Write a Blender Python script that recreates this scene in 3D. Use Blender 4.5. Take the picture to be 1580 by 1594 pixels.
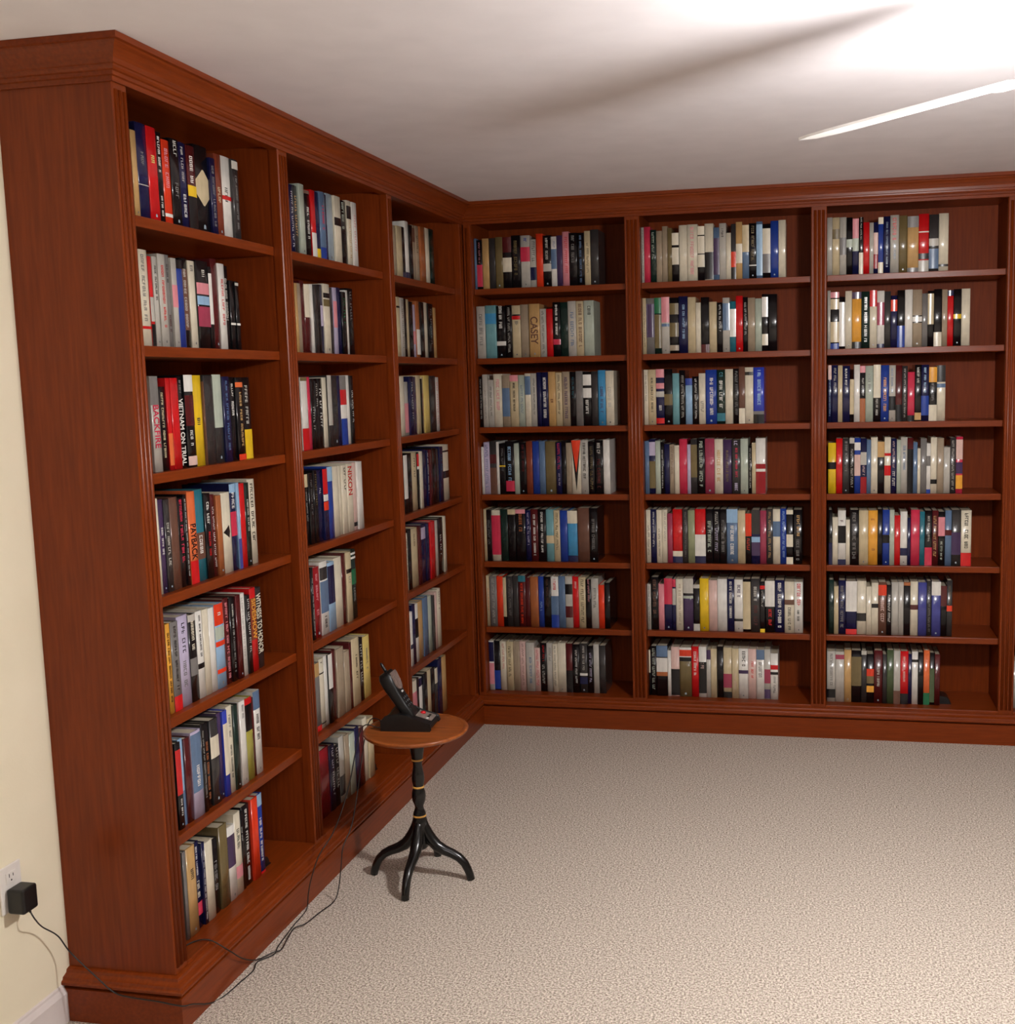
import bpy, bmesh, math, random, re
from mathutils import Vector, Matrix

# ------------------------------------------------------------------ scene, camera, light
for o in list(bpy.data.objects):
    bpy.data.objects.remove(o)
scene = bpy.context.scene
COL = scene.collection
rnd = random.Random(7)

W_PX = 1580.0
F_PX, PX, PY = 1736.203, 930.187, 801.556
CAM = Vector((1.63099, -5.00733, 1.62935))
YAW, PITCH, ROLL = 0.202371, -0.120848, -0.022446
fwd = Vector((-math.sin(YAW) * math.cos(PITCH), math.cos(YAW) * math.cos(PITCH), math.sin(PITCH)))
right = Vector((math.cos(YAW), math.sin(YAW), 0))
up = right.cross(fwd)
r2 = math.cos(ROLL) * right + math.sin(ROLL) * up
u2 = -math.sin(ROLL) * right + math.cos(ROLL) * up
cam_data = bpy.data.cameras.new('camera')
cam_data.sensor_fit = 'HORIZONTAL'
cam_data.sensor_width = 36.0
cam_data.lens = F_PX * 36.0 / W_PX
cam_data.shift_x = (790.0 - PX) / W_PX
cam_data.shift_y = (PY - 797.0) / W_PX
cam = bpy.data.objects.new('camera', cam_data)
COL.objects.link(cam)
cam.matrix_world = Matrix(((r2.x, u2.x, -fwd.x, CAM.x), (r2.y, u2.y, -fwd.y, CAM.y), (r2.z, u2.z, -fwd.z, CAM.z), (0, 0, 0, 1)))
scene.camera = cam

world = bpy.data.worlds.new('world')
scene.world = world
world.use_nodes = True
bg = world.node_tree.nodes['Background']
bg.inputs[0].default_value = (0.02, 0.02, 0.025, 1)
bg.inputs[1].default_value = 0.3

scene.view_settings.view_transform = 'Standard'
scene.view_settings.look = 'None'
scene.view_settings.gamma = 1.0
scene.view_settings.use_curve_mapping = False
scene.view_settings.exposure = 0.12

FAN_EMIT = 440.0          # light bowl of the ceiling fan in view
FILL_EMIT = 105.0        # added fill light behind the camera, shaped as a pendant globe
LAMP_RGB = (1.0, 0.975, 0.96)

# ------------------------------------------------------------------ dimensions (metres)
H = 2.44                  # ceiling
D = 0.309                 # bookcase depth
EY = -2.58                # free end of the left bookcase
TOP = 2.3445              # top of the openings
SHELF_Z = [2.0562, 1.7381, 1.4178, 1.1007, 0.7799, 0.4620, 0.1434]   # upper faces, row 1..7
L_OPEN = [(-2.524, -1.770), (-1.710, -0.900), (-0.856, -0.046)]
B_OPEN = [(0.038, 0.753), (0.821, 1.571), (1.638, 2.378), (2.442, 3.18)]
B_END = 3.24
PC, PB = 0.054, 0.033     # projection of crown and plinth
FR = 0.03                 # thickness of the face frame
ROOM_R, ROOM_F = 4.7, -7.6

# ------------------------------------------------------------------ materials
def srgb(c):
    return tuple(((v / 255) / 12.92 if v / 255 <= 0.04045 else ((v / 255 + 0.055) / 1.055) ** 2.4) for v in c) + (1.0,)

def new_mat(name):
    m = bpy.data.materials.new(name)
    m.use_nodes = True
    nt = m.node_tree
    return m, nt, nt.nodes['Principled BSDF']

def noise_mat(name, c1, c2, scale=(20, 20, 20), rough=0.5, detail=4.0, bump=0.0, bump_scale=None, spec=0.5, lo=0.35, hi=0.65, coat=0.0):
    m, nt, p = new_mat(name)
    tc = nt.nodes.new('ShaderNodeTexCoord')
    mp = nt.nodes.new('ShaderNodeMapping')
    mp.inputs['Scale'].default_value = scale
    nt.links.new(tc.outputs['Object'], mp.inputs[0])
    nz = nt.nodes.new('ShaderNodeTexNoise')
    nz.inputs['Scale'].default_value = 1.0
    nz.inputs['Detail'].default_value = detail
    nt.links.new(mp.outputs[0], nz.inputs['Vector'])
    cr = nt.nodes.new('ShaderNodeValToRGB')
    cr.color_ramp.elements[0].position = lo
    cr.color_ramp.elements[1].position = hi
    cr.color_ramp.elements[0].color = c1
    cr.color_ramp.elements[1].color = c2
    nt.links.new(nz.outputs[0], cr.inputs[0])
    nt.links.new(cr.outputs[0], p.inputs['Base Color'])
    p.inputs['Roughness'].default_value = rough
    p.inputs['Specular IOR Level'].default_value = spec
    if coat:
        p.inputs['Coat Weight'].default_value = coat
        p.inputs['Coat Roughness'].default_value = 0.11
    if bump:
        b = nt.nodes.new('ShaderNodeBump')
        b.inputs['Strength'].default_value = bump
        b.inputs['Distance'].default_value = 0.004
        if bump_scale:
            mp2 = nt.nodes.new('ShaderNodeMapping')
            mp2.inputs['Scale'].default_value = bump_scale
            nt.links.new(tc.outputs['Object'], mp2.inputs[0])
            nz2 = nt.nodes.new('ShaderNodeTexNoise')
            nz2.inputs['Scale'].default_value = 1.0
            nz2.inputs['Detail'].default_value = 3.0
            nt.links.new(mp2.outputs[0], nz2.inputs['Vector'])
            nt.links.new(nz2.outputs[0], b.inputs['Height'])
        else:
            nt.links.new(nz.outputs[0], b.inputs['Height'])
        nt.links.new(b.outputs[0], p.inputs['Normal'])
    return m

WOOD_A, WOOD_B = srgb((107, 42, 9)), srgb((131, 55, 14))
def wood(name, sc, spec=0.27, rough=0.3):
    return noise_mat(name, WOOD_A, WOOD_B, sc, rough=rough, detail=6, bump=0.03, spec=spec, lo=0.25, hi=0.75)
WOOD = {'z': wood('cherry_upright', (120, 120, 7)), 'x': wood('cherry_along_x', (7, 120, 120)), 'y': wood('cherry_along_y', (120, 7, 120))}
M_INNER = wood('cherry_veneer', (120, 120, 7), 0.12, 0.5)
M_TOP = noise_mat('table_top_wood', srgb((118, 58, 22)), srgb((160, 86, 36)), (8, 60, 60), rough=0.3, detail=6)
M_BLACK = noise_mat('black_lacquer', srgb((14, 14, 14)), srgb((22, 21, 20)), (40, 40, 40), rough=0.22)
M_GOLD = noise_mat('gold_ring', srgb((190, 140, 60)), srgb((215, 165, 80)), (80, 80, 80), rough=0.3)
M_PLASTIC = noise_mat('black_plastic', srgb((12, 12, 13)), srgb((18, 18, 19)), (90, 90, 90), rough=0.38)
M_CORD = noise_mat('black_cord', srgb((20, 19, 19)), srgb((30, 28, 28)), (60, 60, 60), rough=0.45)
M_GREY = noise_mat('grey_plastic', srgb((120, 108, 100)), srgb((140, 128, 120)), (60, 60, 60), rough=0.35)
M_DISPLAY = noise_mat('phone_display', srgb((110, 95, 90)), srgb((135, 118, 110)), (60, 60, 60), rough=0.2)
M_REDBTN = noise_mat('red_button', srgb((190, 20, 30)), srgb((210, 30, 40)), (60, 60, 60), rough=0.3)
M_SILVER = noise_mat('pale_button', srgb((205, 205, 200)), srgb((220, 220, 215)), (60, 60, 60), rough=0.3)
M_WALL_FAR = noise_mat('brown_grey_wall_paint', srgb((140, 126, 112)), srgb((148, 134, 120)), (5, 5, 5), rough=0.85)
M_WHITE = noise_mat('white_plastic', srgb((226, 220, 212)), srgb((234, 228, 220)), (30, 30, 30), rough=0.4)
M_SLOT = noise_mat('outlet_slot', srgb((60, 50, 45)), srgb((70, 60, 55)), (30, 30, 30), rough=0.6)
M_TRIM = noise_mat('white_trim_paint', srgb((218, 208, 204)), srgb((226, 216, 212)), (6, 6, 6), rough=0.4)
M_WALL = noise_mat('cream_wall_paint', srgb((236, 226, 198)), srgb((241, 231, 204)), (5, 5, 5), rough=0.85, bump=0.05, bump_scale=(180, 180, 180))
M_CEIL = noise_mat('ceiling_paint', srgb((232, 227, 230)), srgb((237, 232, 235)), (7, 7, 7), rough=0.95, bump=0.02, bump_scale=(200, 200, 200))
M_FANW = noise_mat('fan_white', srgb((236, 234, 230)), srgb((240, 238, 235)), (10, 10, 10), rough=0.4)
M_BRASS = noise_mat('fan_metal', srgb((200, 190, 175)), srgb((212, 202, 188)), (20, 20, 20), rough=0.35)
M_PAGES = noise_mat('paper_pages', srgb((178, 166, 142)), srgb((206, 194, 170)), (4, 4, 900), rough=0.9)

def emit_mat(name, rgb, strength):
    m, nt, p = new_mat(name)
    p.inputs['Base Color'].default_value = (0.9, 0.9, 0.88, 1)
    p.inputs['Emission Color'].default_value = tuple(rgb) + (1,)
    p.inputs['Emission Strength'].default_value = strength
    return m
M_FANLIGHT = emit_mat('lit_glass_bowl', LAMP_RGB, FAN_EMIT)
M_FILLLIGHT = emit_mat('fill_light_glow', LAMP_RGB, FILL_EMIT)  # glow of the fill light added out of view

def carpet_mat():
    m, nt, p = new_mat('beige_carpet')
    tc = nt.nodes.new('ShaderNodeTexCoord')
    def nz(sc, det):
        n = nt.nodes.new('ShaderNodeTexNoise')
        n.inputs['Scale'].default_value = sc
        n.inputs['Detail'].default_value = det
        nt.links.new(tc.outputs['Object'], n.inputs['Vector'])
        return n
    a, b2 = nz(165, 2), nz(420, 2)
    mix = nt.nodes.new('ShaderNodeMath')
    mix.operation = 'ADD'
    nt.links.new(a.outputs[0], mix.inputs[0])
    nt.links.new(b2.outputs[0], mix.inputs[1])
    cr = nt.nodes.new('ShaderNodeValToRGB')
    e = cr.color_ramp.elements
    e[0].position, e[0].color = 0.82 / 2, srgb((128, 114, 101))
    e[1].position, e[1].color = 1.18 / 2, srgb((232, 221, 207))
    mid = e.new(0.5)
    mid.color = srgb((188, 176, 163))
    half = nt.nodes.new('ShaderNodeMath')
    half.operation = 'MULTIPLY'
    half.inputs[1].default_value = 0.5
    nt.links.new(mix.outputs[0], half.inputs[0])
    nt.links.new(half.outputs[0], cr.inputs[0])
    hue = nz(260, 1)
    hs = nt.nodes.new('ShaderNodeHueSaturation')
    mr = nt.nodes.new('ShaderNodeMapRange')
    mr.inputs[1].default_value, mr.inputs[2].default_value = 0.3, 0.7
    mr.inputs[3].default_value, mr.inputs[4].default_value = 0.44, 0.56
    nt.links.new(hue.outputs[0], mr.inputs[0])
    nt.links.new(mr.outputs[0], hs.inputs['Hue'])
    nt.links.new(cr.outputs[0], hs.inputs['Color'])
    nt.links.new(hs.outputs[0], p.inputs['Base Color'])
    p.inputs['Roughness'].default_value = 0.95
    p.inputs['Specular IOR Level'].default_value = 0.1
    bp = nt.nodes.new('ShaderNodeBump')
    bp.inputs['Strength'].default_value = 0.22
    bp.inputs['Distance'].default_value = 0.004
    nt.links.new(a.outputs[0], bp.inputs['Height'])
    nt.links.new(bp.outputs[0], p.inputs['Normal'])
    return m
M_CARPET = carpet_mat()

PALETTE = {
 'k': ((20, 19, 22), 'black'), 'd': ((56, 54, 54), 'charcoal'), 'g': ((122, 119, 116), 'grey'), 's': ((190, 186, 176), 'pale grey'),
 'w': ((232, 229, 221), 'white'), 'i': ((226, 217, 194), 'ivory'), 'I': ((206, 189, 152), 'cream'), 't': ((202, 162, 106), 'tan'),
 'T': ((166, 149, 126), 'taupe'), 'y': ((236, 196, 38), 'yellow'), 'Y': ((222, 198, 116), 'pale yellow'), 'O': ((236, 168, 62), 'amber'),
 'o': ((228, 112, 62), 'orange'), 'j': ((168, 98, 56), 'copper'), 'R': ((226, 62, 32), 'vermilion'), 'r': ((206, 26, 30), 'red'),
 'C': ((152, 22, 32), 'dark red'), 'c': ((206, 52, 80), 'rose red'), 'M': ((162, 62, 86), 'dusky rose'), 'm': ((86, 26, 28), 'maroon'),
 'p': ((222, 142, 150), 'pink'), 'P': ((222, 188, 178), 'pale pink'), 'n': ((24, 28, 70), 'navy'), 'b': ((34, 64, 152), 'blue'),
 'B': ((48, 68, 184), 'royal blue'), 'D': ((70, 74, 146), 'periwinkle'), 'l': ((150, 186, 218), 'light blue'), 'L': ((70, 150, 198), 'sky blue'),
 'x': ((94, 120, 152), 'steel blue'), 'X': ((152, 168, 178), 'blue-grey'), 'a': ((42, 114, 130), 'teal'), 'A': ((116, 168, 174), 'aqua'),
 'q': ((182, 192, 176), 'pale green'), 'Q': ((150, 156, 120), 'sage'), 'e': ((28, 110, 70), 'green'), 'f': ((22, 46, 40), 'dark green'),
 'F': ((76, 92, 62), 'olive green'), 'v': ((192, 182, 208), 'lavender'), 'u': ((70, 50, 86), 'purple'), 'h': ((108, 74, 60), 'brown'),
 'H': ((132, 62, 42), 'russet'), 'z': ((116, 101, 66), 'olive'), 'Z': ((168, 162, 72), 'lime')}
PMAT, PIDX, PLIST = {}, {}, []
for k, (c, nm) in PALETTE.items():
    l = srgb(c)
    dk = tuple(v * 0.86 for v in l[:3]) + (1,)
    PMAT[k] = noise_mat('book_' + nm.replace(' ', '_').replace('-', '_'), dk, l, (60, 60, 25), rough=0.23, detail=3, spec=0.5, coat=0.3)
    PIDX[k] = len(PLIST)
    PLIST.append(PMAT[k])
PAGE_IDX = len(PLIST)
PLIST.append(M_PAGES)

# ------------------------------------------------------------------ mesh helpers
class MB:
    def __init__(s):
        s.v, s.f, s.m, s.sm = [], [], [], []
    def quad(s, pts, mat=0, smooth=False):
        b = len(s.v)
        s.v += [tuple(p) for p in pts]
        s.f.append(tuple(range(b, b + len(pts))))
        s.m.append(mat)
        s.sm.append(smooth)
    def box(s, x0, x1, y0, y1, z0, z1, mat=0):
        b = len(s.v)
        s.v += [(x0, y0, z0), (x1, y0, z0), (x1, y1, z0), (x0, y1, z0), (x0, y0, z1), (x1, y0, z1), (x1, y1, z1), (x0, y1, z1)]
        for q in ((0, 3, 2, 1), (4, 5, 6, 7), (0, 1, 5, 4), (1, 2, 6, 5), (2, 3, 7, 6), (3, 0, 4, 7)):
            s.f.append(tuple(b + i for i in q))
            s.m.append(mat)
            s.sm.append(False)
        return s
    def prism(s, poly, z0, z1, mat=0, smooth_sides=()):
        """closed plan polygon extruded from z0 to z1"""
        n, b = len(poly), len(s.v)
        s.v += [(x, y, z0) for x, y in poly] + [(x, y, z1) for x, y in poly]
        for i in range(n):
            j = (i + 1) % n
            s.f.append((b + i, b + j, b + n + j, b + n + i))
            s.m.append(mat)
            s.sm.append(i in smooth_sides)
        s.f.append(tuple(b + i for i in reversed(range(n))))
        s.f.append(tuple(b + n + i for i in range(n)))
        s.m += [mat, mat]
        s.sm += [False, False]
        return s
    def lathe(s, prof, seg=32, c=(0, 0, 0), mat=0, smooth=True):
        b = len(s.v)
        for r, z in prof:
            for k in range(seg):
                a = 2 * math.pi * k / seg
                s.v.append((c[0] + r * math.cos(a), c[1] + r * math.sin(a), c[2] + z))
        for i in range(len(prof) - 1):
            for k in range(seg):
                k2 = (k + 1) % seg
                s.f.append((b + i * seg + k, b + i * seg + k2, b + (i + 1) * seg + k2, b + (i + 1) * seg + k))
                s.m.append(mat)
                s.sm.append(smooth)
        for i, rev in ((0, True), (len(prof) - 1, False)):
            if prof[i][0] > 1e-6:
                ring = [b + i * seg + k for k in range(seg)]
                s.f.append(tuple(reversed(ring) if rev else ring))
                s.m.append(mat)
                s.sm.append(False)
        return s
    def tube(s, pts, radii, seg=10, mat=0, flat=1.0):
        pts = [Vector(p) for p in pts]
        b = len(s.v)
        t0 = (pts[1] - pts[0]).normalized()
        n = t0.orthogonal().normalized()
        for i, p in enumerate(pts):
            t = (pts[min(i + 1, len(pts) - 1)] - pts[max(i - 1, 0)]).normalized()
            n = (n - t * n.dot(t)).normalized()
            bn = t.cross(n)
            r = radii[i] if isinstance(radii, (list, tuple)) else radii
            for k in range(seg):
                a = 2 * math.pi * k / seg
                s.v.append(tuple(p + n * r * math.cos(a) + bn * r * flat * math.sin(a)))
        for i in range(len(pts) - 1):
            for k in range(seg):
                k2 = (k + 1) % seg
                s.f.append((b + i * seg + k, b + i * seg + k2, b + (i + 1) * seg + k2, b + (i + 1) * seg + k))
                s.m.append(mat)
                s.sm.append(True)
        s.f.append(tuple(b + k for k in reversed(range(seg))))
        s.f.append(tuple(b + (len(pts) - 1) * seg + k for k in range(seg)))
        s.m += [mat, mat]
        s.sm += [False, False]
        return s
    def sweep(s, prof, path, mat=0):
        """prof: closed list of (out, z); path: list of functions out -> (x, y)"""
        n, b = len(prof), len(s.v)
        for fn in path:
            for o, z in prof:
                x, y = fn(o)
                s.v.append((x, y, z))
        for i in range(len(path) - 1):
            for k in range(n):
                k2 = (k + 1) % n
                s.f.append((b + i * n + k, b + i * n + k2, b + (i + 1) * n + k2, b + (i + 1) * n + k))
                s.m.append(mat)
                s.sm.append(False)
        s.f.append(tuple(b + k for k in reversed(range(n))))
        s.f.append(tuple(b + (len(path) - 1) * n + k for k in range(n)))
        s.m += [mat, mat]
        s.sm += [False, False]
        return s
    def mesh(s, name, mats):
        me = bpy.data.meshes.new(name)
        me.from_pydata(s.v, [], s.f)
        for m in (mats if isinstance(mats, list) else [mats]):
            me.materials.append(m)
        me.polygons.foreach_set('material_index', s.m)
        me.polygons.foreach_set('use_smooth', s.sm)
        me.update()
        return me
    def build(s, name, mats, parent=None, bevel=0.0, seg=2, fix=True):
        me = s.mesh(name, mats)
        if fix or bevel:
            bm = bmesh.new()
            bm.from_mesh(me)
            if bevel:
                bmesh.ops.remove_doubles(bm, verts=bm.verts, dist=1e-6)
                ed = [e for e in bm.edges if len(e.link_faces) == 2 and e.calc_face_angle(0) > 0.6]
                bmesh.ops.bevel(bm, geom=ed, offset=bevel, segments=seg, affect='EDGES', profile=0.5, clamp_overlap=True)
            bmesh.ops.recalc_face_normals(bm, faces=bm.faces)
            bm.to_mesh(me)
            bm.free()
        o = bpy.data.objects.new(name, me)
        COL.objects.link(o)
        o.parent = parent
        return o

def tag(o, label, cat, group=None):
    o['label'] = label
    o['category'] = cat
    if group:
        o['group'] = group
    return o

def thing(name, label, cat, loc=(0, 0, 0), rz=0.0, group=None):
    o = bpy.data.objects.new(name, None)
    o.empty_display_size = 0.05
    COL.objects.link(o)
    o.location = loc
    o.rotation_euler = (0, 0, rz)
    return tag(o, label, cat, group)

def struct(o):
    o['kind'] = 'structure'
    return o

# ------------------------------------------------------------------ room
struct(MB().box(-D - 0.1, ROOM_R + 0.1, ROOM_F - 0.1, D + 0.1, -0.05, 0).build('floor', M_CARPET))
struct(MB().box(-D - 0.1, ROOM_R + 0.1, ROOM_F - 0.1, D + 0.1, H, H + 0.05).build('ceiling', M_CEIL))
struct(MB().box(-D - 0.1, -D, ROOM_F, D, 0, H).build('wall_left', M_WALL))
struct(MB().box(-D - 0.1, ROOM_R + 0.1, D, D + 0.1, 0, H).build('wall_back', M_WALL))
struct(MB().box(ROOM_R, ROOM_R + 0.1, ROOM_F, D, 0, H).build('wall_right', M_WALL_FAR))
struct(MB().box(-D - 0.1, ROOM_R + 0.1, ROOM_F - 0.1, ROOM_F, 0, H).build('wall_front', M_WALL_FAR))
base_prof = [(0, 0), (0.014, 0), (0.014, 0.078), (0.010, 0.086), (0.006, 0.092), (0.005, 0.098), (0, 0.100)]
struct(MB().sweep(base_prof, [lambda o: (-D + o, ROOM_F), lambda o: (-D + o, EY - PB)]).build('baseboard_left', M_TRIM))
struct(MB().sweep(base_prof, [lambda o: (B_END + PB, D - o), lambda o: (ROOM_R, D - o)]).build('baseboard_back', M_TRIM))
struct(MB().sweep(base_prof, [lambda o: (ROOM_R - o, ROOM_F), lambda o: (ROOM_R - o, D)]).build('baseboard_right', M_TRIM))

# ------------------------------------------------------------------ bookcases
CROWN = [(0, TOP), (0.006, TOP), (0.006, 2.356), (0.011, 2.358), (0.011, 2.3665), (0.016, 2.369), (0.019, 2.3745), (0.0195, 2.379), (0.023, 2.381),
         (0.025, 2.392), (0.030, 2.404), (0.037, 2.4135), (0.044, 2.420), (0.046, 2.424), (0.054, 2.4255), (0.054, 2.4395), (0, 2.4395)]
PLINTH = [(0, 0), (PB, 0), (PB, 0.0885), (PB - 0.002, 0.0895), (0.016, 0.0895), (0.016, 0.0974), (0, 0.0974)]
CAP = [(0, 0.0975), (0.034, 0.0975), (0.0365, 0.100), (0.0365, 0.106), (0.034, 0.109), (0.030, 0.1105), (0.028, 0.117), (0.022, 0.119), (0.014, 0.123),
       (0.012, 0.130), (0.006, 0.132), (0, 0.133)]

def stile_poly(w):
    """plan outline of an upright, face at y = 0 looking to -y, width along x"""
    return [(0, FR), (0, 0.003), (0.003, 0), (w - 0.003, 0), (w, 0.003), (w, FR)]

def bead_poly(c, r=0.0066):
    return [(c - r * math.cos(math.pi * k / 8), 0.0006 - 0.0048 * math.sin(math.pi * k / 8)) for k in range(9)]

def bookcase(name, label, openings, end0, end1, to_world, axis, crown_path, base_path, end_panel):
    """everything is laid out along s (left to right) and d (depth behind the face)"""
    root = thing(name, label, 'bookcase', to_world((end0 + end1) / 2, 0.0) + (0,))
    inv = Vector(root.location)
    wv, wl = WOOD['z'], WOOD[axis]
    def put(o):
        o.location = -inv
        return o
    def box(nm, s0, s1, d0, d1, z0, z1, m, bev=0.0):
        a, b = to_world(s0, d0), to_world(s1, d1)
        return put(MB().box(min(a[0], b[0]), max(a[0], b[0]), min(a[1], b[1]), max(a[1], b[1]), z0, z1).build(nm, m, root, bevel=bev))
    # uprights of the face frame, with two beads each
    edges = [end0] + [e for op in openings for e in op] + [end1]
    for i in range(0, len(edges), 2):
        s0, s1 = edges[i], edges[i + 1]
        poly = [to_world(s0 + x, y) for x, y in stile_poly(s1 - s0)]
        st = put(MB().prism(poly, 0.1335, TOP + 0.012).build('stile', wv, root))
        w = s1 - s0
        for c in ((w / 2 - 0.016, w / 2 + 0.001, w / 2 + 0.018) if w > 0.05 else (w / 2 - 0.008, w / 2 + 0.008) if w > 0.04 else (w / 2,)):
            bp = [to_world(s0 + x, y) for x, y in bead_poly(c)]
            MB().prism(bp, 0.150, 2.330, 0, range(8)).build('bead', wv, st)
    # case panels between bays
    for i in range(len(openings) - 1):
        c0, c1 = openings[i][1], openings[i + 1][0]
        box('divider', c0 + 0.002, c1 - 0.002, FR, D - 0.007, 0.12, TOP + 0.01, M_INNER)
    if end_panel[0]:
        box('end_panel', end0, openings[0][0] - 0.004, FR, D - 0.0005, 0.0, H - 0.003, wv)
    else:
        box('side_panel', end0 - 0.002, openings[0][0] - 0.002, FR, D - 0.007, 0.12, TOP + 0.01, M_INNER)
    if end_panel[1]:
        box('end_panel', openings[-1][1] + 0.004, end1, FR, D - 0.0005, 0.0, H - 0.003, wv)
    else:
        box('side_panel', openings[-1][1] + 0.002, end1, FR, D - 0.007, 0.12, TOP + 0.01, M_INNER)
    for a, b in openings:
        box('back_panel', a - 0.003, b + 0.003, D - 0.007, D - 0.001, 0.12, TOP + 0.03, M_INNER)
        box('top_panel', a - 0.002, b + 0.002, FR, D - 0.007, TOP + 0.010, TOP + 0.03, wl)
        for z in SHELF_Z[:6]:
            box('shelf', a + 0.0005, b - 0.0005, FR, D - 0.008, z - 0.027, z, wl, 0.002)
        box('bottom_shelf', a - 0.001, b + 0.001, 0.0, D - 0.008, SHELF_Z[6] - 0.02, SHELF_Z[6], wl, 0.002)
    box('base_rail', end0 + 0.001, end1 - 0.001, 0.001, FR, 0.094, SHELF_Z[6] - 0.0205, wl)
    box('top_rail', end0 + 0.001, end1 - 0.001, 0.0005, FR, TOP + 0.0005, H - 0.004, wl)
    put(MB().sweep(CROWN, crown_path).build('crown_moulding', wl, root))
    put(MB().sweep(PLINTH, base_path).build('plinth', wl, root))
    put(MB().sweep(CAP, base_path).build('base_moulding', wl, root))
    return root

left_case = bookcase('bookcase', 'tall cherry bookcase along the cream left wall, three bays, panelled end', L_OPEN, EY, -0.001,
    lambda s, d: (-d, s), 'y',
    [lambda o: (-D, EY - o), lambda o: (o, EY - o), lambda o: (o, -o)],
    [lambda o: (-D, EY - o), lambda o: (o, EY - o), lambda o: (o, -o)], (True, False))
back_case = bookcase('bookcase', 'wide cherry bookcase across the back wall, running past the right edge', B_OPEN, 0.001, B_END,
    lambda s, d: (s, d), 'x',
    [lambda o: (o + 0.0004, -o), lambda o: (B_END + o, -o), lambda o: (B_END + o, D)],
    [lambda o: (o + 0.0004, -o), lambda o: (B_END + o, -o), lambda o: (B_END + o, D)], (False, True))

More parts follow.
